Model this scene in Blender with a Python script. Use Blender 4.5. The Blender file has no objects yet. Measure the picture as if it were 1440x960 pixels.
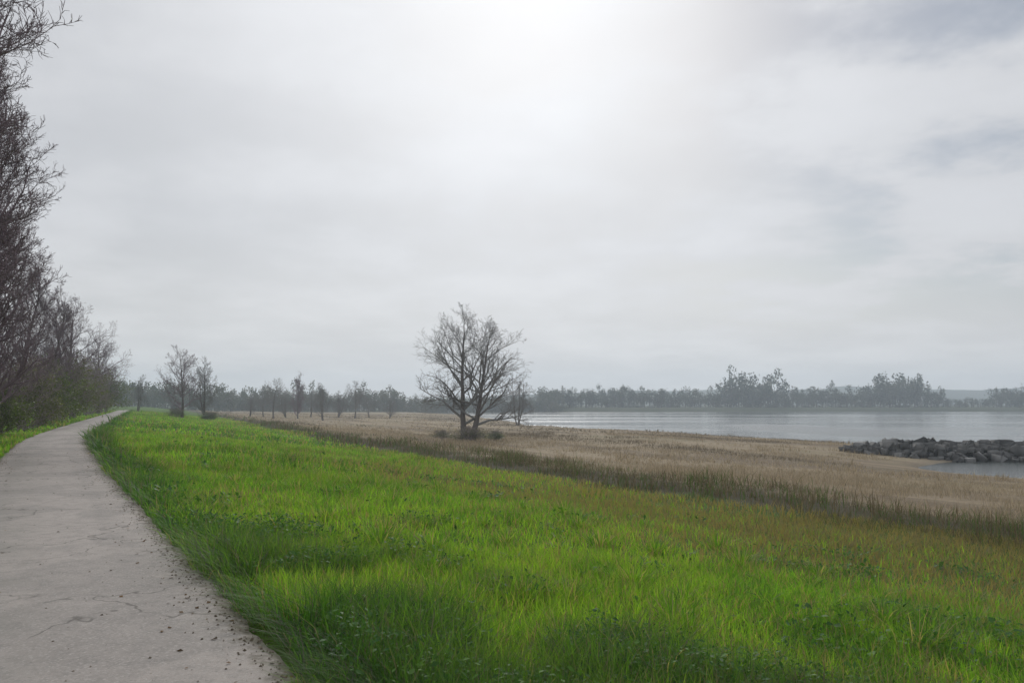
import bpy, math, random
import numpy as np
from mathutils import Vector, Euler

random.seed(7)
RNG = np.random.default_rng(11)
scene = bpy.context.scene
COL = scene.collection

# ------------------------------------------------------------------ camera
W, H = 1440.0, 960.0
F = 1120.0                                  # focal length in photo pixels
HORIZON = 566.0
EYE = 1.6
PITCH = math.atan((HORIZON - H / 2) / F)
cam_data = bpy.data.cameras.new("camera")
cam_data.sensor_width = 36.0
cam_data.lens = 36.0 * F / W
cam_data.clip_start = 0.05
cam_data.clip_end = 6000.0
cam = bpy.data.objects.new("camera", cam_data)
cam.location = (0, 0, EYE)
cam.rotation_euler = (math.pi / 2 + PITCH, 0, 0)
COL.objects.link(cam)
scene.camera = cam

# ------------------------------------------------------------------ terrain
UX, UY = -0.510, 0.860                      # direction of the path
NX, NY = 0.860, 0.510                       # to its right
WATER_Z = -3.4


def shift(t):
    return 0.106 * (np.sqrt((t - 40.0) ** 2 + 100.0) + (t - 40.0)) / 2 - 0.065


def s_of(x, y):
    s = (x - 1.6) * NX + y * NY
    t = (x - 1.6) * UX + y * UY
    return s - shift(t), t


def xy_of(s, t):
    ss = s + shift(t)
    return 1.6 + ss * NX + t * UX, ss * NY + t * UY


def hash2(ix, iy, seed):
    h = (ix * 374761393 + iy * 668265263 + seed * 1442695041) & 0xFFFFFFFF
    h = ((h ^ (h >> 13)) * 1274126177) & 0xFFFFFFFF
    return ((h ^ (h >> 16)) & 0xFFFF) / 65535.0


def noise(x, y, scale, seed=0):
    x = np.asarray(x, float) / scale
    y = np.asarray(y, float) / scale
    ix = np.floor(x).astype(np.int64)
    iy = np.floor(y).astype(np.int64)
    fx, fy = x - ix, y - iy
    fx = fx * fx * (3 - 2 * fx)
    fy = fy * fy * (3 - 2 * fy)
    a, b = hash2(ix, iy, seed), hash2(ix + 1, iy, seed)
    c, d = hash2(ix, iy + 1, seed), hash2(ix + 1, iy + 1, seed)
    return (a * (1 - fx) + b * fx) * (1 - fy) + (c * (1 - fx) + d * fx) * fy


def fbm(x, y, scale, seed=0, octaves=3):
    v, amp, tot = 0, 1.0, 0
    for k in range(octaves):
        v = v + amp * noise(x, y, scale / 2 ** k, seed + k * 17)
        tot += amp
        amp *= 0.5
    return v / tot


def sstep(a, b, v):
    q = np.clip((v - a) / (b - a), 0, 1)
    return q * q * (3 - 2 * q)


SHORE_Y = np.array([-60, 30, 60, 75, 98, 120, 140, 160, 215, 300, 420, 620, 1600.0])
SHORE_X = np.array([66, 58, 50, 46, 39, 31, 16, 8, 2, -14, -60, -150, -900.0])


def terrain(x, y):
    s, t = s_of(x, y)
    z = -0.02 - 0.10 * sstep(0.0, 1.4, s)
    z = z - 1.35 * sstep(0.9, 17.5, s)
    z = z - 0.75 * sstep(17, 36, s) - 0.55 * sstep(36, 80, s)
    # left verge: a shallow ditch then rising field edge
    z = z + 0.30 * sstep(-3.4, -8.0, s)
    z = z + 0.05 * (fbm(x, y, 3.5, 3) - 0.5) * sstep(0.4, 2.0, s) \
          + 0.22 * (fbm(x, y, 14, 5) - 0.5) * sstep(4.0, 20.0, s)
    # river bed
    dx = x - np.interp(y, SHORE_Y, SHORE_X) + 4.0 * (fbm(x, y, 12, 9) - 0.5)
    z = z - 2.4 * sstep(-8.0, 4.5, dx)
    # small inlet in the flats
    r = np.sqrt(((x - 45.0) / 11.0) ** 2 + ((y - 57.0) / 9.0) ** 2)
    r = r + 0.25 * (fbm(x, y, 6, 21) - 0.5)
    z = z - 0.75 * sstep(2.9, 1.1, r) - 1.2 * sstep(1.5, 0.8, r)
    # far bank
    fb = y - (430 + 0.10 * x)
    fb = fb + 14 * (fbm(x, y, 60, 33) - 0.5)
    z = np.where(x > -120, np.maximum(z, -5.5 + 4.2 * sstep(-10, 14, fb) * sstep(-120, -60, x)), z)
    z = np.where((x <= -120), np.maximum(z, -2.2), z)
    return z


def ground_at(px, d):
    x = (px - W / 2) / F * d
    return x, d, float(terrain(np.array([x]), np.array([d]))[0])


# ------------------------------------------------------------------ helpers
def tag(o, label=None, cat=None, group=None, kind=None):
    if label:
        o["label"] = label
    if cat:
        o["category"] = cat
    if group:
        o["group"] = group
    if kind:
        o["kind"] = kind
    return o


def mesh_np(name, co, faces_list, mat, smooth=False, col=None, attrs=None):
    """faces_list: list of int arrays (n,k)."""
    me = bpy.data.meshes.new(name)
    co = np.asarray(co, np.float32)
    me.vertices.add(len(co))
    me.vertices.foreach_set("co", co.ravel())
    nl = sum(f.size for f in faces_list)
    nf = sum(len(f) for f in faces_list)
    me.loops.add(nl)
    me.polygons.add(nf)
    me.loops.foreach_set("vertex_index", np.concatenate([f.ravel() for f in faces_list]).astype(np.int32))
    tot = np.concatenate([np.full(len(f), f.shape[1]) for f in faces_list])
    start = np.concatenate([[0], np.cumsum(tot)[:-1]])
    me.polygons.foreach_set("loop_start", start.astype(np.int32))
    if smooth:
        me.polygons.foreach_set("use_smooth", np.ones(nf, bool))
    me.update(calc_edges=True)
    if col is not None:
        a = me.color_attributes.new("col", "FLOAT_COLOR", "POINT")
        c4 = np.ones((len(co), 4), np.float32)
        c4[:, :3] = col
        a.data.foreach_set("color", c4.ravel())
    for k, v in (attrs or {}).items():
        a = me.attributes.new(k, "FLOAT", "POINT")
        a.data.foreach_set("value", np.asarray(v, np.float32))
    if mat:
        me.materials.append(mat)
    return me


def link(name, me, parent=None, loc=(0, 0, 0)):
    o = bpy.data.objects.new(name, me)
    COL.objects.link(o)
    o.location = loc
    if parent:
        o.parent = parent
    return o


def empty(name, loc, rz=0.0, scale=1.0):
    o = bpy.data.objects.new(name, None)
    o.empty_display_size = 0.3
    COL.objects.link(o)
    o.location = loc
    o.rotation_euler = (0, 0, rz)
    o.scale = (scale,) * 3
    return o


class Nodes:
    def __init__(self, name):
        self.mat = bpy.data.materials.new(name)
        self.mat.use_nodes = True
        self.nt = self.mat.node_tree
        self.nt.nodes.clear()
        self.out = self.nt.nodes.new("ShaderNodeOutputMaterial")

    def n(self, kind, **kw):
        nd = self.nt.nodes.new(kind)
        for k, v in kw.items():
            if k in nd.inputs:
                nd.inputs[k].default_value = v
            else:
                setattr(nd, k, v)
        return nd

    def l(self, a, b):
        self.nt.links.new(a, b)

    def mix(self, fac, a, b, blend="MIX"):
        m = self.n("ShaderNodeMix", data_type="RGBA", blend_type=blend)
        for sock, v in ((m.inputs[0], fac), (m.inputs[6], a), (m.inputs[7], b)):
            if hasattr(v, "is_linked"):
                self.l(v, sock)
            elif isinstance(v, (int, float)):
                sock.default_value = v
            else:
                sock.default_value = (*v, 1)
        return m.outputs[2]

    def ramp(self, val, pts):
        r = self.n("ShaderNodeValToRGB")
        el = r.color_ramp.elements
        while len(el) < len(pts):
            el.new(0.5)
        for e, (p, c) in zip(el, pts):
            e.position = p
            e.color = (*c, 1) if len(c) == 3 else c
        self.l(val, r.inputs[0])
        return r.outputs[0]

    def noise(self, scale, detail=4, rough=0.6, vec=None):
        t = self.n("ShaderNodeTexNoise")
        t.inputs["Scale"].default_value = scale
        t.inputs["Detail"].default_value = detail
        t.inputs["Roughness"].default_value = rough
        if vec is not None:
            self.l(vec, t.inputs["Vector"])
        return t.outputs["Fac"]

    def math(self, op, a, b=None, clamp=False):
        m = self.n("ShaderNodeMath", operation=op, use_clamp=clamp)
        for i, v in enumerate((a, b)):
            if v is None:
                continue
            if hasattr(v, "is_linked"):
                self.l(v, m.inputs[i])
            else:
                m.inputs[i].default_value = v
        return m.outputs[0]

    def maprange(self, v, a, b, c=0.0, d=1.0):
        m = self.n("ShaderNodeMapRange", interpolation_type="SMOOTHSTEP")
        self.l(v, m.inputs[0])
        for i, q in enumerate((a, b, c, d)):
            m.inputs[1 + i].default_value = q
        return m.outputs[0]


def leaf_material(name, trans=0.5, rough=0.55, gain=(1.25, 1.35, 0.8), spec=0.3):
    m = Nodes(name)
    at = m.n("ShaderNodeAttribute", attribute_name="col")
    d = m.n("ShaderNodeBsdfPrincipled")
    d.inputs["Roughness"].default_value = rough
    d.inputs["Specular IOR Level"].default_value = spec
    m.l(at.outputs["Color"], d.inputs["Base Color"])
    t = m.n("ShaderNodeBsdfTranslucent")
    m.l(m.mix(1.0, at.outputs["Color"], gain, "MULTIPLY"), t.inputs["Color"])
    x = m.n("ShaderNodeMixShader")
    x.inputs[0].default_value = trans
    m.l(d.outputs[0], x.inputs[1])
    m.l(t.outputs[0], x.inputs[2])
    m.l(x.outputs[0], m.out.inputs["Surface"])
    return m.mat


M_GRASS = leaf_material("green_grass", 0.58, gain=(1.45, 1.5, 0.6), spec=0.2)
M_WEED = leaf_material("weed_leaf", 0.35, 0.6, spec=0.16)
M_DRY = leaf_material("dry_stalks", 0.4, 0.8, (1, 1, 1), 0.1)
M_LEAF = leaf_material("shrub_leaf", 0.35, 0.5)


def bark_material(name, c0, c1):
    m = Nodes(name)
    geo = m.n("ShaderNodeTexCoord")
    nz = m.noise(6.0, 5, 0.65, geo.outputs["Object"])
    nf = m.noise(40.0, 3, 0.6, geo.outputs["Object"])
    c = m.mix(nz, c0, c1)
    p = m.n("ShaderNodeBsdfPrincipled")
    p.inputs["Roughness"].default_value = 0.9
    p.inputs["Specular IOR Level"].default_value = 0.15
    m.l(c, p.inputs["Base Color"])
    b = m.n("ShaderNodeBump")
    b.inputs["Strength"].default_value = 0.6
    b.inputs["Distance"].default_value = 0.03
    m.l(nf, b.inputs["Height"])
    m.l(b.outputs[0], p.inputs["Normal"])
    m.l(p.outputs[0], m.out.inputs["Surface"])
    return m.mat


M_BARK = bark_material("grey_brown_bark", (0.075, 0.06, 0.05), (0.16, 0.135, 0.12))
M_TWIG = bark_material("purple_brown_twig", (0.16, 0.118, 0.130), (0.27, 0.205, 0.225))
M_SHRUB = bark_material("pale_shrub_stem", (0.21, 0.165, 0.16), (0.33, 0.27, 0.26))
M_TWIG_GREY = bark_material("grey_twig", (0.15, 0.142, 0.135), (0.24, 0.228, 0.215))

# ------------------------------------------------------------------ ground sheet
def axis(parts):
    out = []
    for a, b, n in parts:
        out.append(np.linspace(a, b, n, endpoint=False))
    out.append([parts[-1][1]])
    return np.concatenate(out)


gx = axis([(-1400, -300, 22), (-300, -80, 44), (-80, -20, 60), (-20, 30, 120), (30, 80, 90), (80, 300, 50), (300, 1400, 22)])
gy = axis([(-60, -4, 20), (-4, 20, 90), (20, 80, 130), (80, 240, 130), (240, 520, 100), (520, 1600, 30)])
GX, GY = np.meshgrid(gx, gy)
GZ = terrain(GX, GY)
S, T = s_of(GX, GY)
nx, ny = len(gx), len(gy)
idx = np.arange(nx * ny).reshape(ny, nx)
quads = np.stack([idx[:-1, :-1], idx[:-1, 1:], idx[1:, 1:], idx[1:, :-1]], -1).reshape(-1, 4)
# keep the sheet just under the path slab
inpath = sstep(0.35, 0.0, S) * sstep(-3.0, -2.6, S)
GZ = GZ - 0.10 * inpath

g = Nodes("ground_soil_and_turf")
at = g.n("ShaderNodeAttribute", attribute_name="side")
side = at.outputs["Fac"]
geo = g.n("ShaderNodeNewGeometry")
pos = geo.outputs["Position"]
n1 = g.noise(0.35, 6, 0.65, pos)
n2 = g.noise(3.0, 5, 0.6, pos)
n3 = g.noise(0.06, 4, 0.6, pos)
n4 = g.noise(30.0, 3, 0.6, pos)
wob = g.math("ADD", side, g.math("MULTIPLY", g.math("SUBTRACT", n1, 0.5), 9.0))
turf = g.mix(n2, (0.045, 0.095, 0.012), (0.10, 0.19, 0.018))
turf = g.mix(g.maprange(n4, 0.45, 0.75), turf, (0.07, 0.055, 0.035))
flat = g.mix(n1, (0.25, 0.20, 0.13), (0.40, 0.325, 0.225))
flat = g.mix(g.math("MULTIPLY", g.maprange(n2, 0.4, 0.7), 0.55), flat, (0.17, 0.135, 0.09))
flat = g.mix(g.math("MULTIPLY", g.maprange(n3, 0.5, 0.7), 0.35), flat, (0.13, 0.14, 0.06))
toe = g.mix(n2, (0.05, 0.045, 0.028), (0.10, 0.085, 0.055))
cv = g.n("ShaderNodeCombineXYZ")
g.l(g.math("MULTIPLY", side, 0.22), cv.inputs[0])
sx = g.n("ShaderNodeSeparateXYZ")
g.l(pos, sx.inputs[0])
g.l(g.math("MULTIPLY", sx.outputs["Y"], 0.03), cv.inputs[1])
nb = g.noise(1.0, 4, 0.6, cv.outputs[0])
flat = g.mix(g.math("MULTIPLY", g.maprange(nb, 0.44, 0.62), 0.6), flat, (0.115, 0.085, 0.06))
c = g.mix(g.maprange(wob, 15.5, 18.0), turf, toe)
c = g.mix(g.maprange(wob, 19.0, 23.0), c, flat)
c = g.mix(g.maprange(sx.outputs["Y"], 350.0, 395.0), c, g.mix(n1, (0.03, 0.045, 0.02), (0.07, 0.075, 0.04)))
wet = g.maprange(g.math("ADD", sx.outputs["Z"], g.math("MULTIPLY", n2, 0.25)), -3.32, -2.95, 1.0, 0.0)
c = g.mix(g.math("MULTIPLY", wet, 0.6), c, (0.12, 0.105, 0.085))
p = g.n("ShaderNodeBsdfPrincipled")
p.inputs["Roughness"].default_value = 0.95
p.inputs["Specular IOR Level"].default_value = 0.1
g.l(c, p.inputs["Base Color"])
b = g.n("ShaderNodeBump")
b.inputs["Strength"].default_value = 0.7
b.inputs["Distance"].default_value = 0.06
g.l(g.math("ADD", n4, g.math("MULTIPLY", n2, 4.0)), b.inputs["Height"])
g.l(b.outputs[0], p.inputs["Normal"])
g.l(p.outputs[0], g.out.inputs["Surface"])
me = mesh_np("ground", np.stack([GX, GY, GZ], -1).reshape(-1, 3), [quads], g.mat, True, attrs={"side": S.ravel()})
tag(link("ground", me), "river bank ground with a green slope and pale dry flats", None, None, "structure")

# ------------------------------------------------------------------ path
ts = np.concatenate([np.linspace(-8, 40, 640), np.linspace(40.5, 190, 240)])
prof = [(-2.42, -0.16), (-2.40, -0.004), (-2.32, 0.012), (-1.6, 0.026), (-1.2, 0.03), (-0.8, 0.026), (-0.08, 0.010), (0.0, -0.006), (0.02, -0.16)]
rows = []
for k, (ps, pz) in enumerate(prof):
    w = ps + (0.085 * (fbm(ts, ts * 0 + (1 if ps < -1 else 5), 0.45, 4, 4) - 0.5) * 2 if abs(ps + 1.2) > 1.0 else 0)
    X, Y = xy_of(w, ts)
    rows.append(np.stack([X, Y, np.full_like(X, pz)], -1))
co = np.stack(rows, 1)
n, k = co.shape[:2]
idx = np.arange(n * k).reshape(n, k)
q = np.stack([idx[:-1, :-1], idx[:-1, 1:], idx[1:, 1:], idx[1:, :-1]], -1).reshape(-1, 4)
g = Nodes("worn_path_asphalt")
at = g.n("ShaderNodeAttribute", attribute_name="side")
side = at.outputs["Fac"]
pos = g.n("ShaderNodeNewGeometry").outputs["Position"]
f1 = g.noise(180.0, 3, 0.7, pos)
f2 = g.noise(1.1, 5, 0.6, pos)
f3 = g.noise(9.0, 4, 0.6, pos)
vor = g.n("ShaderNodeTexVoronoi", feature="F1")
vor.inputs["Scale"].default_value = 140.0
g.l(pos, vor.inputs["Vector"])
c = g.mix(f2, (0.305, 0.264, 0.235), (0.440, 0.384, 0.342))
mott = g.noise(5.5, 6, 0.75, pos)
c = g.mix(g.math("MULTIPLY", g.maprange(mott, 0.42, 0.66), 0.45), c, (0.14, 0.128, 0.115))
damp = g.noise(0.45, 3, 0.5, pos)
c = g.mix(g.math("MULTIPLY", g.maprange(damp, 0.50, 0.56), 0.34), c, (0.13, 0.12, 0.11))
vs1 = g.n("ShaderNodeTexVoronoi", feature="F1")
vs1.inputs["Scale"].default_value = 38.0
g.l(pos, vs1.inputs["Vector"])
sp1 = g.n("ShaderNodeSeparateColor")
g.l(vs1.outputs["Color"], sp1.inputs[0])
stone = g.math("MULTIPLY", g.maprange(vs1.outputs["Distance"], 0.25, 0.45, 1.0, 0.0), g.maprange(sp1.outputs[0], 0.45, 0.6))
c = g.mix(g.math("MULTIPLY", stone, 0.55), c, g.mix(sp1.outputs[1], (0.12, 0.105, 0.095), (0.52, 0.48, 0.43)))
tyre = g.math("ADD", g.maprange(g.math("ABSOLUTE", g.math("ADD", side, 0.55)), 0.0, 0.26, 1.0, 0.0), g.maprange(g.math("ABSOLUTE", g.math("ADD", side, 1.9)), 0.0, 0.26, 1.0, 0.0))
c = g.mix(g.math("MULTIPLY", g.math("MULTIPLY", tyre, mott), 0.38), c, (0.16, 0.145, 0.13))
f0 = g.noise(45.0, 3, 0.7, pos)
c = g.mix(g.math("MULTIPLY", g.maprange(f0, 0.48, 0.66), 0.7), c, (0.40, 0.365, 0.335))
c = g.mix(g.math("MULTIPLY", g.maprange(f1, 0.4, 0.65), 0.5), c, (0.14, 0.145, 0.135))
c = g.mix(g.math("MULTIPLY", vor.outputs["Color"], 0.10), c, (0.55, 0.52, 0.48))
track = g.math("MULTIPLY", g.maprange(g.math("ABSOLUTE", g.math("ADD", side, 1.75)), 0.0, 0.7, 1.0, 0.0), g.maprange(f2, 0.3, 0.65))
c = g.mix(g.math("MULTIPLY", track, 0.42), c, (0.17, 0.165, 0.14))
edge = g.maprange(g.math("ADD", g.math("ABSOLUTE", g.math("ADD", side, 1.2)), g.math("MULTIPLY", f3, 0.75)), 1.36, 1.62)
c = g.mix(g.math("MULTIPLY", edge, 0.75), c, (0.10, 0.085, 0.055))
crk = g.n("ShaderNodeTexVoronoi", feature="DISTANCE_TO_EDGE")
crk.inputs["Scale"].default_value = 0.55
wv = g.n("ShaderNodeVectorMath", operation="ADD")
nzc = g.n("ShaderNodeTexNoise")
nzc.inputs["Scale"].default_value = 2.5
g.l(pos, nzc.inputs["Vector"])
g.l(pos, wv.inputs[0])
g.l(nzc.outputs["Color"], wv.inputs[1])
g.l(wv.outputs[0], crk.inputs["Vector"])
crack = g.math("MULTIPLY", g.maprange(crk.outputs["Distance"], 0.0, 0.016, 1.0, 0.0), g.maprange(f2, 0.40, 0.5))
c = g.mix(g.math("MULTIPLY", crack, 0.65), c, (0.06, 0.055, 0.045))
p = g.n("ShaderNodeBsdfPrincipled")
p.inputs["Roughness"].default_value = 0.85
p.inputs["Specular IOR Level"].default_value = 0.25
g.l(c, p.inputs["Base Color"])
b = g.n("ShaderNodeBump")
b.inputs["Strength"].default_value = 0.5
b.inputs["Distance"].default_value = 0.006
g.l(f1, b.inputs["Height"])
g.l(b.outputs[0], p.inputs["Normal"])
g.l(p.outputs[0], g.out.inputs["Surface"])
sv = np.repeat(np.array([a for a, _ in prof])[None, :], n, 0).ravel()
me = mesh_np("path", co.reshape(-1, 3), [q], g.mat, True, attrs={"side": sv})
tag(link("path", me), "pale grey paved path running along the top of the bank", None, None, "structure")

# ------------------------------------------------------------------ water
g = Nodes("river_water")
pos = g.n("ShaderNodeNewGeometry").outputs["Position"]
mp = g.n("ShaderNodeMapping")
mp.inputs["Scale"].default_value = (0.35, 1.0, 1.0)
g.l(pos, mp.inputs["Vector"])
w1 = g.noise(1.4, 4, 0.6, mp.outputs[0])
mp2 = g.n("ShaderNodeMapping")
mp2.inputs["Scale"].default_value = (0.012, 0.05, 1.0)
g.l(pos, mp2.inputs["Vector"])
w2 = g.noise(1.0, 3, 0.5, mp2.outputs[0])
vd = g.n("ShaderNodeVectorMath", operation="DISTANCE")
ms = g.n("ShaderNodeMapping")
ms.inputs["Scale"].default_value = (1.0, 0.30, 0.0)
g.l(pos, ms.inputs["Vector"])
g.l(ms.outputs[0], vd.inputs[0])
vd.inputs[1].default_value = (56.0, 45.0, 0.0)
w2 = g.math("ADD", w2, g.maprange(g.math("ADD", vd.outputs["Value"], g.math("MULTIPLY", w2, 12.0)), 9.0, 20.0, 0.32, 0.0))
p = g.n("ShaderNodeBsdfPrincipled")
p.inputs["Base Color"].default_value = (0.07, 0.08, 0.075, 1)
lee = g.maprange(vd.outputs["Value"], 9.0, 15.0, 1.0, 0.0)
g.l(g.math("ADD", g.maprange(w2, 0.35, 0.65, 0.05, 0.2), g.math("MULTIPLY", lee, 0.05)), p.inputs["Roughness"])
p.inputs["IOR"].default_value = 1.33
b = g.n("ShaderNodeBump")
g.l(g.maprange(w2, 0.35, 0.65, 0.40, 1.0), b.inputs["Strength"])
b.inputs["Distance"].default_value = 0.12
g.l(w1, b.inputs["Height"])
g.l(b.outputs[0], p.inputs["Normal"])
g.l(p.outputs[0], g.out.inputs["Surface"])
me = mesh_np("river_water", [(-900, -60, WATER_Z), (1400, -60, WATER_Z), (1400, 1600, WATER_Z), (-900, 1600, WATER_Z)],
             [np.array([[0, 1, 2, 3]])], g.mat)
tag(link("river_water", me), "calm pale grey river beyond the flats", None, None, "structure")

# ------------------------------------------------------------------ blades (grass, stalks, weeds)
def blades(x, y, z, h, w, bend, col, tipcol=None, levels=3, azim=None):
    """Bent tapering blades; returns co, faces, colours."""
    n = len(x)
    az = RNG.uniform(0, 2 * np.pi, n) if azim is None else azim
    face = az + np.pi / 2 + RNG.normal(0, 0.5, n)
    dx, dy = np.cos(az), np.sin(az)
    fx, fy = np.cos(face), np.sin(face)
    cos, cols = [], []
    tipcol = col * 1.0 if tipcol is None else tipcol
    for k in range(levels):
        q = k / (levels - 1)
        off = bend * h * q ** 1.8
        zz = z + h * q * (1 - 0.35 * bend * q)
        cx, cy = x + dx * off, y + dy * off
        cq = col * (1 - q) + tipcol * q
        if k < levels - 1:
            ww = w * (1 - 0.45 * q) * 0.5
            cos += [np.stack([cx - fx * ww, cy - fy * ww, zz], -1), np.stack([cx + fx * ww, cy + fy * ww, zz], -1)]
            cols += [cq, cq]
        else:
            cos.append(np.stack([cx, cy, zz], -1))
            cols.append(cq)
    m = len(cos)
    co = np.stack(cos, 1).reshape(-1, 3)
    cc = np.stack(cols, 1).reshape(-1, 3)
    base = (np.arange(n) * m)[:, None]
    fl = []
    for k in range(levels - 2):
        fl.append(base + np.array([2 * k, 2 * k + 1, 2 * k + 3, 2 * k + 2]))
    fl.append(base + np.array([m - 3, m - 2, m - 1]))
    return co, fl, cc


def merge(parts):
    cos, cols, fl, off = [], [], [], 0
    for co, f, c in parts:
        cos.append(co)
        cols.append(c)
        fl += [a + off for a in f]
        off += len(co)
    return np.concatenate(cos), fl, np.concatenate(cols)


def scatter(d0, d1, dens, half=0.66):
    """random ground points in a wedge in front of the standpoint."""
    area = half * (d1 ** 2 - d0 ** 2)
    n = int(area * dens)
    r = np.sqrt(RNG.uniform(d0 ** 2, d1 ** 2, n))
    a = RNG.uniform(-half, half, n)
    return r * np.sin(a), r * np.cos(a)


def weed_mask(x, y, s, t):
    edge = 0.9 + 2.0 * sstep(18, 4, t) + 1.3 * (fbm(x, y, 1.4, 53) - 0.5)
    m = sstep(0.38, 0.58, fbm(x, y, 0.9, 51) + 0.22 * sstep(1.4, 0.3, s)) * sstep(0.6, -0.4, s - edge)
    m = np.maximum(m, 0.5 * sstep(0.62, 0.74, fbm(x, y, 1.2, 57)) * (s < 11))
    return m * (s > 0)


parts = []
for d0, d1, dens, wid, hmul in ((1.0, 5.0, 3600, 0.0050, 1), (5.0, 10.0, 1500, 0.0075, 1), (10, 22, 420, 0.013, 1.0), (22, 50, 95, 0.028, 1.05), (50, 170, 9, 0.075, 1.1)):
    x, y = scatter(d0, d1, dens, 0.70)
    s, t = s_of(x, y)
    edge_r = 17.0 + 4.0 * (fbm(x, y, 6, 40) - 0.5)
    fade = sstep(4.2, 10.5, s + 5 * (fbm(x, y, 3.0, 41) - 0.5)) * sstep(52, 20, t + s * 0.6)      # thinner, browner near the foot of the slope
    keep = ((s > -0.01 + 0.42 * (fbm(x, y, 0.40, 8, 4) - 0.45)) & (s < edge_r)) | ((s < -2.36 + 0.40 * (fbm(x, y, 0.40, 9) - 0.5)) & (s > -9))
    keep &= RNG.uniform(0, 1, len(x)) > 0.5 * fade
    x, y, s, t, fade = x[keep], y[keep], s[keep], t[keep], fade[keep]
    z = terrain(x, y)
    clump = fbm(x, y, 0.55, 12)
    patch = fbm(x, y, 2.6, 14)
    tall = sstep(2.6, 0.2, s) * (s > -0.5)
    h = (0.07 + 0.13 * clump + 0.10 * patch + 0.10 * tall * clump) * RNG.uniform(0.6, 1.25, len(x)) * hmul
    rank = weed_mask(x, y, s, t)                    # rank dark grass where the weeds grow
    h = h * (1 + 0.55 * rank)
    fringe = (s < 0.30) & (s > -0.2)
    h = h * np.where(fringe, RNG.choice([0.4, 0.7, 1.15], len(x)), 1)
    w = wid * RNG.uniform(0.7, 1.4, len(x))
    v = RNG.uniform(0, 1, len(x))[:, None]
    base = np.array([0.076, 0.222, 0.030]) * (1 - v) + np.array([0.235, 0.410, 0.042]) * v
    yel = sstep(0.35, 0.75, fbm(x, y, 4.0, 15))[:, None]
    base = base * (1 - 0.45 * yel) + np.array([0.240, 0.350, 0.045]) * 0.45 * yel
    dk = sstep(0.50, 0.72, fbm(x, y, 0.8, 16))[:, None]
    base = base * (1 - dk * 0.45) + np.array([0.045, 0.160, 0.018]) * dk * 0.45
    tus = sstep(0.45, 0.70, fbm(x, y, 1.1 + 0.04 * y.mean(), 47))[:, None] * sstep(12, 25, y)[:, None]
    base = base * (1 - 0.35 * tus)
    h = h * (1 + 0.7 * tus[:, 0])
    base = base * RNG.uniform(0.75, 1.25, len(x))[:, None]
    dead = (RNG.uniform(0, 1, len(x)) < 0.18 + 0.66 * fade + 0.22 * sstep(12, 17, s) + 0.25 * sstep(0.6, 0.8, fbm(x, y, 1.7, 43)))[:, None]
    base = np.where(dead, np.array([0.27, 0.22, 0.13]) * (1 - 0.30 * fade[:, None]), base)
    base = base * (1 - 0.50 * rank[:, None] * np.array([1.15, 1.0, 0.3]))
    parts.append(blades(x, y, z - 0.01, h, w, np.where(fringe, RNG.uniform(0.5, 1.5, len(x)), RNG.uniform(0.15, 1.0, len(x))), base, base * np.array([1.15, 1.1, 1.0]), 3,
        azim=np.where(fringe, math.atan2(-NY, -NX) + RNG.normal(0, 1.0, len(x)), RNG.uniform(0, 6.28, len(x)))))
tx, ty = scatter(2.0, 22, 0.9, 0.70)
ts_, tt_ = s_of(tx, ty)
k = (ts_ > 0.2) & (ts_ < 16.5) & ~((ts_ > 7.5) & (tt_ + ts_ * 0.6 < 32))
tx, ty = tx[k], ty[k]
tsize = RNG.uniform(0.5, 1.35, len(tx))
for _ in range(110):
    n = len(tx)
    az = RNG.uniform(0, 6.28, n)
    rr = np.abs(RNG.normal(0, 0.10, n)) * tsize
    x, y = tx + np.cos(az) * rr, ty + np.sin(az) * rr
    v = RNG.uniform(0, 1, n)[:, None]
    base = np.array([0.050, 0.150, 0.018]) * (1 - v) + np.array([0.150, 0.260, 0.030]) * v
    base = np.where((RNG.uniform(0, 1, n) < 0.24)[:, None], np.array([0.29, 0.24, 0.15]), base)
    parts.append(blades(x, y, terrain(x, y) - 0.01, RNG.uniform(0.14, 0.34, n) * tsize, RNG.uniform(0.003, 0.006, n) * (1 + ty / 9), RNG.uniform(0.15, 1.15, n), base, base * 1.15, 4, azim=az))
co, fl, cc = merge(parts)
tag(link("grass", mesh_np("grass", co, fl, M_GRASS, False, cc)), "bright green grass covering the slope beside the path", "grass", None, "stuff")
print("grass verts", len(co))

# leafy weeds: an unmown verge beside the path, thick near the standpoint
def leaflets(x, y, z, size, c0, c1, tilt=0.55, aspect=0.5):
    n = len(x)
    a = RNG.uniform(0, 6.28, n)
    pitch = RNG.normal(0.15, tilt, n)
    u = np.stack([np.cos(a) * np.cos(pitch), np.sin(a) * np.cos(pitch), np.sin(pitch)], -1)
    v = np.stack([-np.sin(a), np.cos(a), RNG.normal(0, 0.35, n)], -1)
    p = np.stack([x, y, z], -1)
    L = size[:, None]
    droop = np.array([0, 0, 1.0]) * L * 0.25
    co = np.stack([p - u * L, p - v * L * aspect, p + u * L - droop, p + v * L * aspect], 1).reshape(-1, 3)
    q = RNG.uniform(0, 1, n)[:, None]
    c = np.repeat(np.array(c0) * (1 - q) + np.array(c1) * q, 4, 0)
    b4 = (np.arange(n) * 4)[:, None]
    return co, [b4 + np.array([0, 1, 2]), b4 + np.array([0, 2, 3])], c


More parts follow.
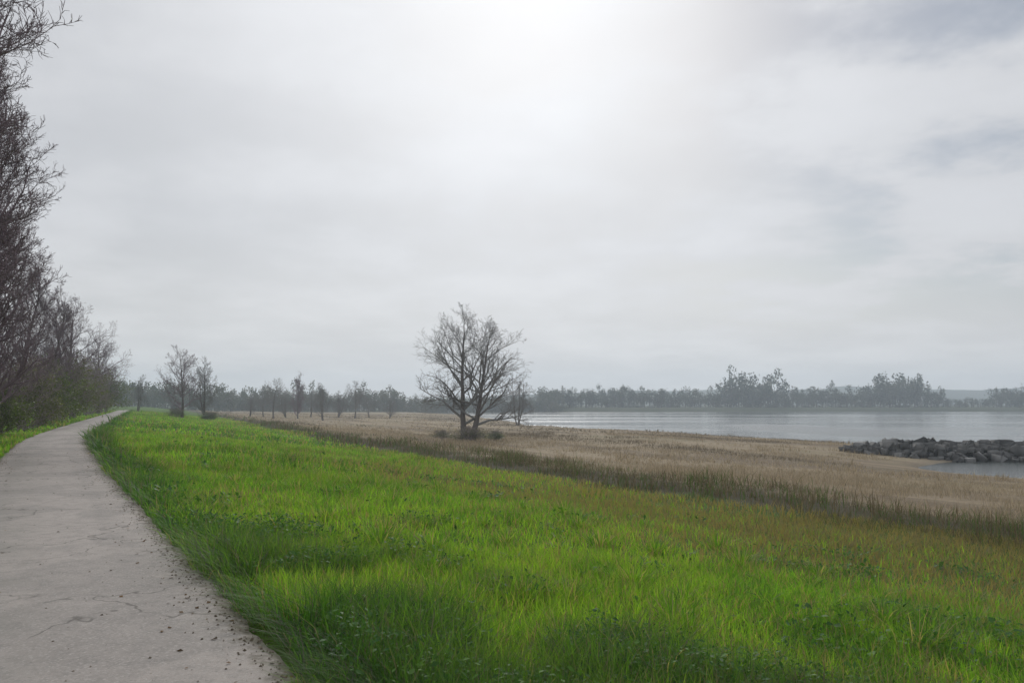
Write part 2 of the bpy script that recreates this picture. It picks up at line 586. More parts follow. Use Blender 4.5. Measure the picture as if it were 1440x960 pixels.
parts = []
for d0, d1, dens, sz in ((1.2, 6, 2600, 0.016), (6, 13, 1200, 0.022), (13, 30, 260, 0.04), (30, 80, 22, 0.12)):
    x, y = scatter(d0, d1, dens, 0.70)
    s, t = s_of(x, y)
    m = weed_mask(x, y, s, t)
    keep = (s > 0.10 + 0.18 * noise(x, y, 0.3, 55)) & (RNG.uniform(0, 1, len(x)) < 0.55 * m)
    x, y, s, m = x[keep], y[keep], s[keep], m[keep]
    top = (0.10 + 0.30 * fbm(x, y, 0.6, 54)) * (0.5 + 0.5 * m) * np.where(s < 0.3, 0.6, 1)
    z = terrain(x, y) + top * RNG.uniform(0.25, 1.0, len(x)) ** 0.6
    tint = noise(x, y, 0.5, 58)
    for lo, hi, c0, c1 in ((0, 0.5, (0.030, 0.085, 0.014), (0.095, 0.200, 0.028)), (0.5, 1.01, (0.032, 0.095, 0.022), (0.075, 0.165, 0.038))):
        k = (tint >= lo) & (tint < hi)
        parts.append(leaflets(x[k], y[k], z[k], sz * (0.45 + 1.5 * RNG.uniform(0, 1, k.sum()) ** 2.2), c0, c1))
# a few broad basal leaves between them
x, y = scatter(1.4, 12, 4.0, 0.70)
s, t = s_of(x, y)
keep = (s > 0.25) & (s < 9) & (RNG.uniform(0, 1, len(x)) < 0.22)
x, y = x[keep], y[keep]
for _ in range(8):
    n = len(x)
    v = RNG.uniform(0, 1, n)[:, None]
    base = np.array([0.045, 0.110, 0.018]) * (1 - v) + np.array([0.085, 0.165, 0.025]) * v
    xx, yy = x + RNG.normal(0, 0.04, n), y + RNG.normal(0, 0.04, n)
    parts.append(blades(xx, yy, terrain(xx, yy), RNG.uniform(0.08, 0.20, n), RNG.uniform(0.015, 0.035, n), RNG.uniform(0.8, 1.6, n), base, base, 4))
co, fl, cc = merge(parts)
print("weeds", len(co))
tag(link("weeds", mesh_np("weeds", co, fl, M_WEED, False, cc)), "dark leafy weeds along the right edge of the path", "weeds", None, "stuff")

# dry stalks at the foot of the slope
parts = []
for d0, d1, dens, wid in ((10, 24, 120, 0.010), (24, 55, 55, 0.020), (55, 130, 14, 0.05), (130, 260, 1.6, 0.15)):
    x, y = scatter(d0, d1, dens, 0.70)
    s, t = s_of(x, y)
    near = sstep(46, 16, t + s)                         # the belt widens toward the right foreground
    lo, hi = 16.5 - 7.5 * near, 21.5 + 1.0 * near
    pr = sstep(-1.5, 1.5, s - lo + 9 * (fbm(x, y, 6, 60) - 0.5)) * sstep(2.0, -1.5, s - hi + 9 * (fbm(x, y, 8, 61) - 0.5))
    pr = pr * (0.15 + 0.85 * sstep(0.36, 0.6, fbm(x, y, 1.8, 62))) * np.where(s < 15.5, 0.35, 1)
    keep = RNG.uniform(0, 1, len(x)) < pr
    x, y, s = x[keep], y[keep], s[keep]
    n = len(x)
    h = (0.12 + 0.85 * fbm(x, y, 2.2, 63) ** 1.5) * RNG.uniform(0.4, 1.4, n) * np.where(s < 15.5, 0.6, 1)
    v = RNG.uniform(0, 1, n)[:, None]
    base = np.array([0.060, 0.048, 0.024]) * (1 - v) + np.array([0.18, 0.14, 0.075]) * v
    gr = (RNG.uniform(0, 1, n) < 0.30)[:, None]
    base = np.where(gr, np.array([0.065, 0.12, 0.02]), base)
    parts.append(blades(x, y, terrain(x, y) - 0.02, h, wid * RNG.uniform(0.6, 1.4, n), RNG.uniform(0.05, 1.1, n), base, base * 1.3, 3))
co, fl, cc = merge(parts)
tag(link("dry_stalks", mesh_np("dry_stalks", co, fl, M_DRY, False, cc)), "dark brown dry stalks in a belt at the foot of the slope", "dry stalks", None, "stuff")

# short pale dry grass over the flats
parts = []
for d0, d1, dens, wid in ((18, 45, 75, 0.013), (45, 110, 20, 0.035), (110, 320, 2.0, 0.12)):
    x, y = scatter(d0, d1, dens, 0.70)
    s, t = s_of(x, y)
    z = terrain(x, y)
    keep = (s > 19.5) & (z > WATER_Z + 0.25) & (((x - 45) / 22) ** 2 + ((y - 52) / 17) ** 2 > 0.8 + 0.5 * fbm(x, y, 3, 76)) & (y < 400) & (RNG.uniform(0, 1, len(x)) < sstep(0.36, 0.56, 0.6 * fbm(x, y, 9, 70) + 0.4 * fbm(x, y, 1.6, 71)))
    x, y, z = x[keep], y[keep], z[keep]
    n = len(x)
    v = RNG.uniform(0, 1, n)[:, None]
    dkb = sstep(0.45, 0.65, noise(s_of(x, y)[0], y * 0.14, 4.5, 73))[:, None]
    base = np.array([0.21, 0.165, 0.10]) * (1 - v) + np.array([0.46, 0.375, 0.25]) * v
    base = base * (1 - 0.5 * dkb)
    parts.append(blades(x, y, z - 0.01, RNG.uniform(0.08, 0.36, n) * (0.35 + 2.6 * fbm(x, y, 2.4, 74) ** 2), wid * RNG.uniform(0.6, 1.4, n), RNG.uniform(0.2, 1.2, n), base, base, 3))
co, fl, cc = merge(parts)
tag(link("dry_grass", mesh_np("dry_grass", co, fl, M_DRY, False, cc)), "short pale dry grass on the flats before the river", "dry grass", None, "stuff")

# grit and leaf crumbs along the edges of the path
n = 9000
t = -4 + 44 * RNG.uniform(0, 1, n) ** 1.6
e = np.abs(RNG.normal(0, 0.13, n))
s = np.where(RNG.uniform(0, 1, n) < 0.6, -0.02 - e, -2.38 + e)
free = RNG.uniform(0, 1, n) < 0.12
s = np.where(free, RNG.uniform(-2.3, -0.1, n), s)
x, y = xy_of(s, t)
zz = 0.010 + 0.020 * (1 - ((s + 1.2) / 1.2) ** 2)
sz = 0.003 + 0.012 * RNG.uniform(0, 1, n) ** 3
ang = RNG.uniform(0, 6.28, n)
co = []
for k in range(5):
    a = ang + k * 2 * np.pi / 4
    if k < 4:
        rr = sz * RNG.uniform(0.6, 1.3, n)
        co.append(np.stack([x + np.cos(a) * rr, y + np.sin(a) * rr, zz - 0.002], -1))
    else:
        co.append(np.stack([x, y, zz + sz * 0.7], -1))
co = np.stack(co, 1).reshape(-1, 3)
bi = (np.arange(n) * 5)[:, None]
fl = [bi + np.array(v) for v in ((0, 1, 4), (1, 2, 4), (2, 3, 4), (3, 0, 4))]
v = RNG.uniform(0, 1, n)[:, None]
cc = np.repeat(np.array([0.09, 0.07, 0.045]) * (1 - v) + np.array([0.26, 0.22, 0.17]) * v, 5, 0)
tag(link("grit", mesh_np("grit", co, fl, M_DRY, False, cc)), "brown grit and leaf crumbs along the path edges", "grit", None, "stuff")

# dead leaves blown onto the path
n = 420
t = -2 + 34 * RNG.uniform(0, 1, n) ** 1.3
e = np.abs(RNG.normal(0, 0.30, n))
s = np.clip(np.where(RNG.uniform(0, 1, n) < 0.5, -0.05 - e, -2.3 + e), -2.36, -0.02)
x, y = xy_of(s, t)
z = 0.014 + 0.020 * (1 - ((s + 1.2) / 1.2) ** 2)
co, fl, cc = leaflets(x, y, z, 0.010 + 0.020 * RNG.uniform(0, 1, n), (0.07, 0.045, 0.025), (0.24, 0.15, 0.075), tilt=0.10, aspect=0.55)
co[:, 2] = np.maximum(co[:, 2], np.repeat(z, 4) - 0.004)
tag(link("dead_leaves", mesh_np("dead_leaves", co, fl, M_DRY, False, cc)), "brown dead leaves scattered over the path", "dead leaves", None, "stuff")

# ------------------------------------------------------------------ trees
def tubes(segs, sides):
    """segs: array n x 8 (p0, p1, r0, r1) -> co, faces"""
    A = np.asarray(segs, float)
    p0, p1, r0, r1 = A[:, 0:3], A[:, 3:6], A[:, 6], A[:, 7]
    d = p1 - p0
    d /= np.linalg.norm(d, axis=1)[:, None] + 1e-9
    ref = np.where(np.abs(d[:, 2:3]) > 0.9, np.array([[1.0, 0, 0]]), np.array([[0, 0, 1.0]]))
    u = np.cross(d, ref)
    u /= np.linalg.norm(u, axis=1)[:, None]
    v = np.cross(d, u)
    n = len(A)
    rings = []
    for p, r in ((p0, r0), (p1, r1)):
        for k in range(sides):
            a = 2 * np.pi * k / sides
            rings.append(p + (u * np.cos(a) + v * np.sin(a)) * r[:, None])
    co = np.stack(rings, 1).reshape(-1, 3)
    base = (np.arange(n) * 2 * sides)[:, None]
    fl = [base + np.array([k, (k + 1) % sides, sides + (k + 1) % sides, sides + k]) for k in range(sides)]
    return co, fl


def norm(v):
    return v / (np.linalg.norm(v) + 1e-9)


def grow_tree(seed, height, spread, trunk_r, clear=0.25, levels=4, kids=(11, 8, 7, 6), stems=1, up=0.35, twig_r=0.006, droop=0.0):
    """A bare branching tree. Returns trunk segments and crown segments."""
    R = np.random.default_rng(seed)
    trunk, crown, tips = [], [], []

    def branch(p, d, length, r, lev, maxlev):
        nseg = max(2, 5 - lev)
        pts, rr = [p], [r]
        for k in range(nseg):
            wob = R.normal(0, 0.13 + 0.05 * lev, 3)
            d = norm(d + wob + np.array([0, 0, (up if lev < maxlev else up * 0.4 - droop)]) * 0.22)
            p = p + d * length / nseg
            pts.append(p)
            rr.append(max(r * (1 - 0.78 * (k + 1) / nseg), twig_r * 0.5))
        for k in range(nseg):
            crown.append((*pts[k], *pts[k + 1], rr[k], rr[k + 1]))
        tips.append(pts[-1])
        if lev >= maxlev:
            return
        nk = kids[lev]
        for j in range(nk):
            q = 0.22 + 0.78 * (j + R.uniform(0, 1)) / nk
            q = min(q, 0.99)
            i = min(int(q * nseg), nseg - 1)
            f = q * nseg - i
            pp = pts[i] * (1 - f) + pts[i + 1] * f
            dd = norm(pts[i + 1] - pts[i])
            side = norm(np.cross(dd, R.normal(0, 1, 3)))
            ang = R.uniform(0.45, 1.0)
            nd = norm(dd * math.cos(ang) + side * math.sin(ang))
            branch(pp, nd, length * R.uniform(0.34, 0.58) * (1.15 - 0.55 * q), max(rr[i] * 0.55, twig_r), lev + 1, maxlev)

    for st in range(stems):
        a = R.uniform(0, 6.28)
        lean = np.array([math.cos(a), math.sin(a), 0]) * (0.05 if stems == 1 else R.uniform(0.15, 0.4))
        p = np.array([0, 0, -0.15]) + (0 if stems == 1 else 1) * np.array([math.cos(a), math.sin(a), 0]) * trunk_r * 1.5
        d = norm(np.array([0, 0, 1.0]) + lean)
        hh = height * 0.80 * R.uniform(0.8 if stems > 1 else 0.95, 1.0)
        N = 9
        pts, rr = [p], [trunk_r * 1.35]
        for k in range(N):
            d = norm(d + R.normal(0, 0.07, 3) * np.array([1, 1, 0.2]) + np.array([0, 0, 0.10]))
            p = p + d * hh / N
            pts.append(p)
            rr.append(trunk_r * (1 - 0.86 * ((k + 1) / N) ** 0.8) + twig_r)
        for k in range(N):
            trunk.append((*pts[k], *pts[k + 1], rr[k], rr[k + 1]))
        nb = kids[0]
        for j in range(nb):
            q = clear + (1 - clear) * (j + R.uniform(0, 1)) / nb
            q = min(q, 0.985)
            i = min(int(q * N), N - 1)
            f = q * N - i
            pp = pts[i] * (1 - f) + pts[i + 1] * f
            a = j * 2.4 + R.uniform(-0.5, 0.5)
            el = R.uniform(0.25, 0.7) + 0.5 * (q - clear)
            nd = np.array([math.cos(a) * math.cos(el), math.sin(a) * math.cos(el), math.sin(el)])
            L = spread * R.uniform(0.75, 1.15) * (1.0 - 0.55 * max(0, q - 0.5) / 0.5)
            branch(pp, nd, L, rr[i] * 0.5, 1, levels)
        branch(pts[-1], d, height * 0.2, rr[-1], 1, levels)
    return np.array(trunk), np.array(crown), np.array(tips)


def leaf_cloud(points, n, size, c0, c1, seed, spread=0.12):
    R = np.random.default_rng(seed)
    p = points[R.integers(0, len(points), n)] + R.normal(0, spread, (n, 3))
    u = R.normal(0, 1, (n, 3))
    u /= np.linalg.norm(u, axis=1)[:, None]
    w = np.cross(u, R.normal(0, 1, (n, 3)))
    w /= np.linalg.norm(w, axis=1)[:, None]
    sz = size * R.uniform(0.6, 1.4, n)[:, None]
    co = np.stack([p - u * sz, p - w * sz * 0.5, p + u * sz, p + w * sz * 0.5], 1).reshape(-1, 3)
    fl = [np.arange(n * 4).reshape(n, 4)]
    v = R.uniform(0, 1, n)[:, None]
    c = np.repeat(np.array(c0) * (1 - v) + np.array(c1) * v, 4, 0)
    return co, fl, c


def make_tree_meshes(name, seed, mat_trunk, mat_twig, **kw):
    tr, cr, tips = grow_tree(seed, **kw)
    co, fl = tubes(tr, 9)
    mt = mesh_np(name + "_trunk", co, fl, mat_trunk, True)
    big = cr[cr[:, 6] > 0.02]
    small = cr[cr[:, 6] <= 0.02]
    ps = []
    for a, k in ((big, 6), (small, 3)):
        if len(a):
            c_, f_ = tubes(a, k)
            ps.append((c_, f_, np.zeros((len(c_), 3))))
    co, fl, _ = merge(ps)
    mc = mesh_np(name + "_crown", co, fl, mat_twig, True)
    print(name, "segments", len(cr))
    return mt, mc, tips


def tree(name, meshes, loc, rz, scale, label, group=None, cat="tree", leaves=None):
    o = empty(name, loc, rz, scale)
    tag(o, label, cat, group)
    link("trunk", meshes[0], o)
    link("crown", meshes[1], o)
    if leaves:
        link("leaves", leaves, o)
    return o


PROTO = [
    make_tree_meshes("bare_tree_tall", 3, M_BARK, M_TWIG, height=10, spread=2.6, trunk_r=0.15, clear=0.08, levels=4, kids=(34, 11, 8, 7), up=1.1, twig_r=0.0055),
    make_tree_meshes("bare_tree_wide", 8, M_BARK, M_TWIG, height=10, spread=3.9, trunk_r=0.19, clear=0.10, levels=4, kids=(24, 9, 7, 5), up=0.6, twig_r=0.0065),
    make_tree_meshes("bare_tree_forked", 21, M_BARK, M_TWIG_GREY, height=10, spread=3.0, trunk_r=0.13, clear=0.14, levels=4, kids=(12, 8, 6, 5), stems=3, up=0.6, twig_r=0.008),
    make_tree_meshes("bare_tree_round", 44, M_BARK, M_TWIG_GREY, height=10, spread=4.4, trunk_r=0.20, clear=0.20, levels=4, kids=(18, 8, 7, 5), up=0.35, twig_r=0.008),
]
GR = "bare trees lining the left side of the path"
row = [
    # px, d, height, proto, rz, label
    (-180, 17.5, 19.0, 0, 2.4, "tallest bare tree at the left edge of the photo, nearest along the path"),
    (-118, 21.5, 16.5, 0, 5.6, "second bare tree along the path, its twigs cut by the left frame edge"),
    (-56, 26, 15.0, 0, 3.6, "third bare tree along the path, its purple brown twigs partly outside the frame"),
    (-18, 36, 13.0, 0, 3.3, "fourth bare tree along the path, standing behind dark shrubs"),
    (34, 50, 12.0, 0, 4.4, "fifth bare tree along the path, behind taller ones"),
    (76, 66, 12.0, 0, 5.2, "sixth bare tree along the path, close to where the path bends"),
    (106, 86, 13.5, 1, 0.9, "seventh bare tree along the path, next to last in the row"),
    (140, 112, 12.0, 1, 2.6, "last bare tree of the row, where the path disappears"),
]
for px, d, hh, pr, rz, lab in row:
    tree("bare_tree", PROTO[pr], ground_at(px, d), rz, hh / 10.0, lab, GR)

# lone trees past the slope
tree("lone_tree", make_tree_meshes("lone_tree", 34, M_BARK, M_TWIG_GREY, height=14.6, spread=6.8, trunk_r=0.34, clear=0.14, levels=4, kids=(17, 9, 7, 4), stems=2, up=0.45, twig_r=0.010),
     ground_at(657, 81), 0.6, 1.0, "large bare grey tree standing alone in the middle beyond the grass slope", None)
tree("bare_tree", PROTO[1], ground_at(258, 118), 2.2, 1.10, "taller of the two bare trees on the green slope right of the path's end", "bare trees on the far part of the slope")
tree("bare_tree", PROTO[2], ground_at(292, 126), 4.0, 1.05, "narrower bare tree just right of a taller one on the green slope", "bare trees on the far part of the slope")
GF = "distant bare trees left of the large lone tree"
for px, d, hh, pr, rz, lab in (
    (195, 150, 7.5, 2, 0.2, "low distant bare tree between the path's end and the pair of taller trees"),
    (386, 175, 9.5, 3, 1.4, "leftmost of four distant bare trees before the large lone tree"),
    (420, 192, 11.5, 0, 2.7, "second of four distant bare trees, the tallest of that cluster"),
    (456, 170, 8.6, 2, 3.3, "third of four distant bare trees left of the large lone tree"),
    (500, 200, 10.0, 3, 5.0, "rightmost of four distant bare trees left of the large lone tree"),
    (728, 150, 10.5, 2, 2.0, "smaller bare tree just to the right of the large lone tree"),
):
    tree("bare_tree", PROTO[pr], ground_at(px, d), rz, hh / 10.0, lab, GF)

for px, d, hh, pr, rz in ((352, 205, 6.2, 2, 0.3), (372, 212, 7.0, 3, 2.0), (404, 208, 7.4, 2, 4.1), (438, 214, 8.0, 3, 5.0), (476, 210, 7.6, 2, 1.0), (520, 216, 6.6, 3, 2.9), (548, 208, 5.6, 2, 0.8)):
    o = tree("bare_bush", PROTO[pr], ground_at(px, d), rz, hh / 10.0, "low bare grey bush in the scrub line behind the four distant bare trees", "scrub line left of the large lone tree", "bush")
    o.scale = (hh / 7.0, hh / 7.0, hh / 10.0)

# shrubs under the row
def make_shrub(seed, c0, c1, n):
    tr, cr, tips = grow_tree(seed, height=2.6, spread=1.25, trunk_r=0.03, clear=0.05, levels=3, kids=(11, 7, 5), stems=5, up=0.8, twig_r=0.005)
    seg = np.concatenate([tr, cr])
    co, fl = tubes(seg, 4)
    ms = mesh_np("shrub_stems", co, fl, M_SHRUB, True)
    pts = np.concatenate([tips, cr[:, 3:6]])
    pts = pts[(pts[:, 2] > 0.05) & (pts[:, 2] < 1.2 + np.random.default_rng(seed).normal(0, 0.45, len(pts)))]
    co, fl, c = leaf_cloud(pts, n, 0.034, c0, c1, seed, 0.09)
    co[:, 2] = np.maximum(co[:, 2], 0.01)
    return ms, mesh_np("shrub_foliage", co, fl, M_LEAF, False, c)


SH = [make_shrub(5, (0.060, 0.090, 0.016), (0.130, 0.165, 0.032), 9000),
      make_shrub(6, (0.075, 0.088, 0.022), (0.15, 0.155, 0.05), 4200)]
GS = "shrubs under the row of bare trees"
shr = [(-150, 17.5, 1.0, 1, "low brown green shrub at the left edge under the nearest tree"),
       (-95, 23, 1.15, 0, "dark green shrub under the second tree of the row"),
       (-40, 29, 1.0, 1, "brown twiggy shrub between the second and third trees of the row"),
       (4, 37, 1.25, 0, "round dark shrub close to the path, below the third tree"),
       (34, 46, 1.9, 1, "tall brown shrub between the third and fourth trees of the row"),
       (60, 56, 2.1, 0, "dark green shrub below the fourth tree of the row"),
       (88, 68, 2.8, 1, "brown shrub in front of the fifth tree of the row"),
       (104, 82, 2.3, 0, "dark shrub beyond the fifth tree of the row"),
       (124, 100, 3.0, 1, "brown shrub just before the path disappears"),
       (148, 122, 3.0, 0, "farthest dark shrub, at the end of the row of trees")]
for k, (px, d, sc, kind, lab) in enumerate(shr):
    o = empty("shrub", ground_at(px, d), k * 1.7, sc)
    tag(o, lab, "shrub", GS)
    link("stems", SH[kind][0], o)
    link("foliage", SH[kind][1], o)

GB = "shrubs at the foot of the large lone tree"
for k, (px, d, sc, kind, lab) in enumerate((
    (622, 80, 0.55, 1, "low brown shrub just left of the trunks of the large lone tree"),
    (662, 78, 0.85, 1, "biggest brown green shrub in front of the trunks of the large lone tree"),
    (697, 82, 0.6, 0, "low green shrub just right of the trunks of the large lone tree"))):
    o = empty("shrub", ground_at(px, d), 0.8 + k * 2.1, sc)
    o.scale = (sc * 2.2, sc * 1.5, sc * 0.75)
    tag(o, lab, "shrub", GB)
    link("stems", SH[kind][0], o)
    link("foliage", SH[kind][1], o)

GP = "shrubs at the feet of the two trees on the slope"
for k, (px, d, sc, kind, lab) in enumerate((
    (250, 116, 0.8, 1, "low brown shrub at the foot of the taller tree on the slope"),
    (297, 124, 0.75, 0, "low green shrub at the foot of the narrower tree on the slope"))):
    o = empty("shrub", ground_at(px, d), 1.1 + k * 2.6, sc)
    o.scale = (sc * 1.7, sc * 1.5, sc * 0.8)
    tag(o, lab, "shrub", GP)
    link("stems", SH[kind][0], o)
    link("foliage", SH[kind][1], o)

# ------------------------------------------------------------------ far woods
def far_wood(name, pts, label, c0, c1, seed, hmin, hmax, per=420):
    R = np.random.default_rng(seed)
    parts, segs = [], []
    for x, y, k in pts:
        z = float(terrain(np.array([x]), np.array([y]))[0])
        h = R.uniform(hmin, hmax) * k
        r = h * R.uniform(0.20, 0.55)
        u = R.normal(0, 1, (per, 3))
        u /= np.linalg.norm(u, axis=1)[:, None]
        rad = R.uniform(0.05, 1, per)[:, None] ** 0.5
        q = u * rad * np.array([r, r, h * 0.46]) + np.array([x, y, z + h * 0.52])
        sub = R.normal(0, 1, (7, 3)) * np.array([r * 0.55, r * 0.55, h * 0.24])
        q = 0.45 * q + 0.55 * np.array([x, y, z + h * 0.5]) + sub[R.integers(0, 7, per)]
        q += R.normal(0, 0.35, (per, 3))
        q[:, 2] = np.maximum(q[:, 2], z - 0.3)
        sz = R.uniform(0.2, 0.6, per)[:, None] * h / 11
        a = R.normal(0, 1, (per, 3)) * np.array([1, 1, 2.2])
        a /= np.linalg.norm(a, axis=1)[:, None]
        bb = np.cross(a, R.normal(0, 1, (per, 3)))
        bb /= np.linalg.norm(bb, axis=1)[:, None]
        co = np.stack([q - a * sz, q - bb * sz * 0.6, q + a * sz, q + bb * sz * 0.6], 1).reshape(-1, 3)
        tone = R.uniform(0, 1)
        v = np.clip(tone + R.normal(0, 0.25, per), 0, 1)[:, None]
        cc = np.repeat(np.array(c0) * (1 - v) + np.array(c1) * v, 4, 0)
        parts.append((co, [np.arange(per * 4).reshape(per, 4)], cc))
        tr = [(x, y, z - 0.5, x, y, z + h * 0.6, 0.25, 0.12)]
        c_, f_ = tubes(tr, 5)
        parts.append((c_, f_, np.tile(np.array([[0.07, 0.06, 0.05]]), (len(c_), 1))))
    co, fl, cc = merge(parts)
    tag(link(name, mesh_np(name, co, fl, M_LEAF, False, cc)), label, "woods", None, "stuff")


R = np.random.default_rng(77)
pts = []
for px in np.arange(760, 1600, 3.2):
    d = 455 + R.uniform(0, 40) + 0.05 * (px - 720)
    x = (px + R.uniform(-3, 3) - 720) / F * d
    k = 1.0
    if 1020 < px < 1088:
        k = 1.62
    if 1224 < px < 1300:
        k = 1.62
    if 1326 < px < 1394:
        k = 0.5
    pts.append((x, d, k))
far_wood("far_woods", pts, "hazy blue grey woods lining the opposite river bank", (0.035, 0.05, 0.04), (0.08, 0.085, 0.065), 5, 8.0, 12.5)
pts = []
for px in np.arange(60, 790, 2.4):
    d = 300 + 0.16 * (px - 60) + R.uniform(0, 40)
    x = (px + R.uniform(-3, 3) - 720) / F * d
    pts.append((x, d, R.choice([0.8, 1.0, 1.1])))
far_wood("woodland_edge", pts, "dull grey green woodland edge behind the meadow on the left", (0.045, 0.06, 0.035), (0.10, 0.095, 0.07), 6, 7.0, 10.5)

# distant low hills beyond the river
def hills(name, y0, pts_px, label):
    co, X = [], np.linspace(-200, 900, 200)
    hz = np.interp((X / y0) * F + 720, [p[0] for p in pts_px], [p[1] for p in pts_px])
    hz = hz * (0.85 + 0.3 * fbm(X, X * 0, 60, 90))
    for dy, k in ((0, 0.0), (60, 0.7), (120, 1.0), (240, 0.8), (330, 0.0)):
        co.append(np.stack([X, np.full_like(X, y0 + dy), -2 + hz * k], -1))
    co = np.stack(co, 1)
    n, k = co.shape[:2]
    idx = np.arange(n * k).reshape(n, k)
    q = np.stack([idx[:-1, :-1], idx[1:, :-1], idx[1:, 1:], idx[:-1, 1:]], -1).reshape(-1, 4)
    g = Nodes("wooded_hill")
    nz = g.noise(0.05, 5, 0.6, g.n("ShaderNodeNewGeometry").outputs["Position"])
    p = g.n("ShaderNodeBsdfPrincipled")
    p.inputs["Roughness"].default_value = 1.0
    g.l(g.mix(nz, (0.03, 0.05, 0.035), (0.08, 0.09, 0.06)), p.inputs["Base Color"])
    g.l(p.outputs[0], g.out.inputs["Surface"])
    tag(link(name, mesh_np(name, co.reshape(-1, 3), [q], g.mat, True)), label, None, None, "structure")


hills("hills", 1050, [(560, 4), (760, 16), (900, 20), (1010, 22), (1060, 26), (1110, 22), (1200, 24), (1250, 30), (1330, 29), (1390, 24), (1500, 24), (1700, 20)],
      "low blue hazy hills on the horizon across the river")

# ------------------------------------------------------------------ stone groyne at the shore
# a block with cut corners: 24 vertices, 26 flat faces
import itertools
ROCK_V = np.array([v for v in set(itertools.chain.from_iterable(itertools.permutations((sx, sy, 0.80 * sz)) for sx in (-1, 1) for sy in (-1, 1) for sz in (-1, 1)))], float)
ROCK_V = ROCK_V[np.lexsort(ROCK_V.T)] * 0.8
import bmesh
_bm = bmesh.new()
for _v in ROCK_V:
    _bm.verts.new(_v)
bmesh.ops.convex_hull(_bm, input=list(_bm.verts))
bmesh.ops.triangulate(_bm, faces=list(_bm.faces))
_bm.verts.index_update()
ROCK_V = np.array([v.co[:] for v in _bm.verts])
ROCK_F = np.array([[v.index for v in f.verts] for f in _bm.faces])
_bm.free()


def rock(R):
    """one angular boulder"""
    v, f = ROCK_V.copy(), ROCK_F
    v = v * R.uniform(0.82, 1.18, (len(v), 1)) + R.normal(0, 0.10, v.shape)
    v = v * np.array([R.uniform(0.7, 1.6), R.uniform(0.6, 1.1), R.uniform(0.45, 0.95)])
    b = R.normal(0, 0.35)
    v = v @ np.array([[math.cos(b), 0, -math.sin(b)], [0, 1, 0], [math.sin(b), 0, math.cos(b)]])
    a = R.uniform(0, 6.28)
    c, s = math.cos(a), math.sin(a)
    v = v @ np.array([[c, s, 0], [-s, c, 0], [0, 0, 1]])
    return v, f


g = Nodes("groyne_stone")
at = g.n("ShaderNodeAttribute", attribute_name="col")
nz = g.noise(5.0, 4, 0.6, g.n("ShaderNodeNewGeometry").outputs["Position"])
p = g.n("ShaderNodeBsdfPrincipled")
p.inputs["Roughness"].default_value = 0.85
g.l(g.mix(g.math("MULTIPLY", nz, 0.5), at.outputs["Color"], (0.05, 0.05, 0.045)), p.inputs["Base Color"])
g.l(p.outputs[0], g.out.inputs["Surface"])
M_STONE = g.mat
R = np.random.default_rng(31)
parts = []
A, B = np.array([30.5, 73.0]), np.array([72.0, 66.0])
L = np.linalg.norm(B - A)
dr = (B - A) / L
nrm = np.array([-dr[1], dr[0]])
for _ in range(3200):
    q, e = R.uniform(0, 1) ** 0.9, R.normal(0, 0.42)
    e = max(-1.25, min(1.25, e))
    wd = 3.0 * (0.35 + 0.65 * min(1, q * 5))
    pt = A + dr * L * q + nrm * e * wd
    zz = float(terrain(pt[0:1], pt[1:2])[0])
    top = max(zz, -3.3) + (1.15 * min(1, 0.35 + q * 4)) * max(0, 1 - abs(e) ** 1.4) * R.choice([1.0, 1.0, 0.45, 0.1])
    v, f = rock(R)
    v = v * (0.14 + 0.42 * R.uniform() ** 2.2) * (1.5 if R.uniform() < 0.06 else 1) + np.array([pt[0], pt[1], top])
    parts.append((v, [f], np.tile(np.array([[0.10, 0.098, 0.095]]) * (R.uniform(0.5, 1.4) if R.uniform() < 0.85 else R.uniform(1.7, 2.6)), (len(v), 1))))
co, fl, cc = merge(parts)
tag(link("stone_groyne", mesh_np("stone_groyne", co, fl, M_STONE, False, cc)), "low dark grey stone groyne running into the river on the right", "groyne")

# ------------------------------------------------------------------ haze
hz = Nodes("haze_air")
pv = hz.n("ShaderNodeVolumePrincipled")
pv.inputs["Color"].default_value = (0.80, 0.90, 1.0, 1)
pv.inputs["Density"].default_value = 0.00072
pv.inputs["Anisotropy"].default_value = 0.3
hz.l(pv.outputs[0], hz.out.inputs["Volume"])
x0, x1, y0, y1, z0, z1 = -1420, 1420, -80, 1620, -9.0, 56.0
co = [(x, y, z) for z in (z0, z1) for y in (y0, y1) for x in (x0, x1)]
fl = [np.array([(0, 2, 3, 1), (4, 5, 7, 6), (0, 1, 5, 4), (2, 6, 7, 3), (0, 4, 6, 2), (1, 3, 7, 5)])]
tag(link("haze", mesh_np("haze", co, fl, hz.mat)), "thin pale haze in the air over the river", "haze", None, "stuff")

# ------------------------------------------------------------------ sun and sky
SUN_EL, SUN_AZ = math.radians(28.5), math.radians(1.0)     # azimuth clockwise from +Y
sd = Vector((math.sin(SUN_AZ) * math.cos(SUN_EL), math.cos(SUN_AZ) * math.cos(SUN_EL), math.sin(SUN_EL)))
sun = bpy.data.lights.new("sun", "SUN")
sun.energy = 1.5
sun.angle = math.radians(11)
sun.color = (1.0, 0.965, 0.91)
so = bpy.data.objects.new("sun", sun)
so.rotation_euler = (-sd).to_track_quat("-Z", "Y").to_euler()
so.location = (0, 60, 60)
COL.objects.link(so)

world = bpy.data.worlds.new("World")
scene.world = world
world.use_nodes = True
nt = world.node_tree
nt.nodes.clear()


class WN(Nodes):
    def __init__(self, nt):
        self.nt = nt
        self.out = nt.nodes.new("ShaderNodeOutputWorld")


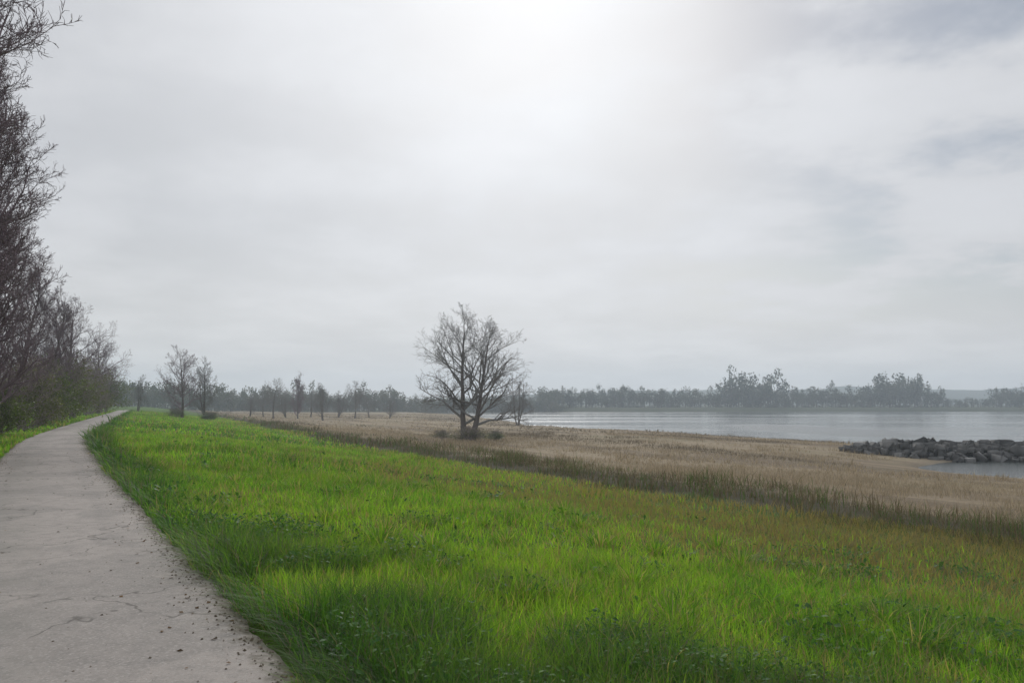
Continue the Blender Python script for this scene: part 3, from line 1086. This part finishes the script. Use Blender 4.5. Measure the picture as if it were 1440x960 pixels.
SKYSEED = 37.0
w = WN(nt)
sky = w.n("ShaderNodeTexSky", sky_type="NISHITA")
sky.sun_disc = False
sky.sun_elevation = SUN_EL
sky.sun_rotation = SUN_AZ
sky.dust_density = 1.0
sky.air_density = 1.0
bg1 = w.n("ShaderNodeBackground")
bg1.inputs["Strength"].default_value = 0.06
w.l(sky.outputs[0], bg1.inputs["Color"])
tc = w.n("ShaderNodeTexCoord")
vec = tc.outputs["Generated"]
dt = w.n("ShaderNodeVectorMath", operation="DOT_PRODUCT")
w.l(vec, dt.inputs[0])
dt.inputs[1].default_value = sd
dot = w.math("MAXIMUM", dt.outputs["Value"], 0.0)
glow = w.math("ADD", w.math("MULTIPLY", w.math("POWER", dot, 7.0), 0.25), w.math("MULTIPLY", w.math("POWER", dot, 40.0), 0.22))
# cloud layer seen as a flat deck overhead
sep = w.n("ShaderNodeSeparateXYZ")
w.l(vec, sep.inputs[0])
zz = w.math("ADD", w.math("MAXIMUM", sep.outputs["Z"], 0.0), 0.16)
cmb = w.n("ShaderNodeCombineXYZ")
cmb.inputs[2].default_value = SKYSEED
w.l(w.math("DIVIDE", sep.outputs["X"], zz), cmb.inputs[0])
w.l(w.math("DIVIDE", sep.outputs["Y"], zz), cmb.inputs[1])
cl1 = w.noise(1.7, 6, 0.55, cmb.outputs[0])
cl2 = w.noise(0.8, 4, 0.5, cmb.outputs[0])
mot = w.math("ADD", w.math("MULTIPLY", cl1, 0.65), w.math("MULTIPLY", cl2, 0.35))
east = w.maprange(sep.outputs["X"], 0.10, 0.40)                # the deck thins out toward the right
gap = w.math("MULTIPLY", w.maprange(mot, 0.44, 0.55, 1.0, 0.0), w.maprange(sep.outputs["Z"], 0.06, 0.18))
cover = w.math("SUBTRACT", 1.0, w.math("MULTIPLY", gap, w.math("ADD", 0.06, w.math("MULTIPLY", east, 0.62))))
tone = w.maprange(w.math("ADD", w.math("MULTIPLY", cl1, 0.7), w.math("MULTIPLY", cl2, 0.3)), 0.35, 0.68, 0.90, 1.07)
ccol = w.mix(1.0, (0.575, 0.588, 0.620), tone, "MULTIPLY")
ccol = w.mix(w.maprange(sep.outputs["Z"], 0.0, 0.24, 1.0, 0.0), ccol, w.mix(1.0, ccol, (1.19, 1.155, 1.09), "MULTIPLY"))
high = w.maprange(sep.outputs["Z"], 0.5, 0.95, 1.0, 1.7)
ccol = w.mix(1.0, ccol, high, "MULTIPLY")
add = w.mix(1.0, ccol, w.mix(1.0, (1.0, 0.99, 0.97), glow, "MULTIPLY"), "ADD")
bg2 = w.n("ShaderNodeBackground")
bg2.inputs["Strength"].default_value = 1.0
w.l(add, bg2.inputs["Color"])
mx = w.n("ShaderNodeMixShader")
w.l(cover, mx.inputs[0])
w.l(bg1.outputs[0], mx.inputs[1])
w.l(bg2.outputs[0], mx.inputs[2])
w.l(mx.outputs[0], w.out.inputs["Surface"])

# ------------------------------------------------------------------ render settings
vs = scene.view_settings
vs.view_transform = "Standard"
vs.look = "None"
vs.exposure = 0.0
vs.gamma = 1.0
vs.use_curve_mapping = False
scene.render.engine = "CYCLES"
scene.cycles.max_bounces = 6
scene.cycles.volume_bounces = 1
scene.cycles.transparent_max_bounces = 8
scene.cycles.use_denoising = True
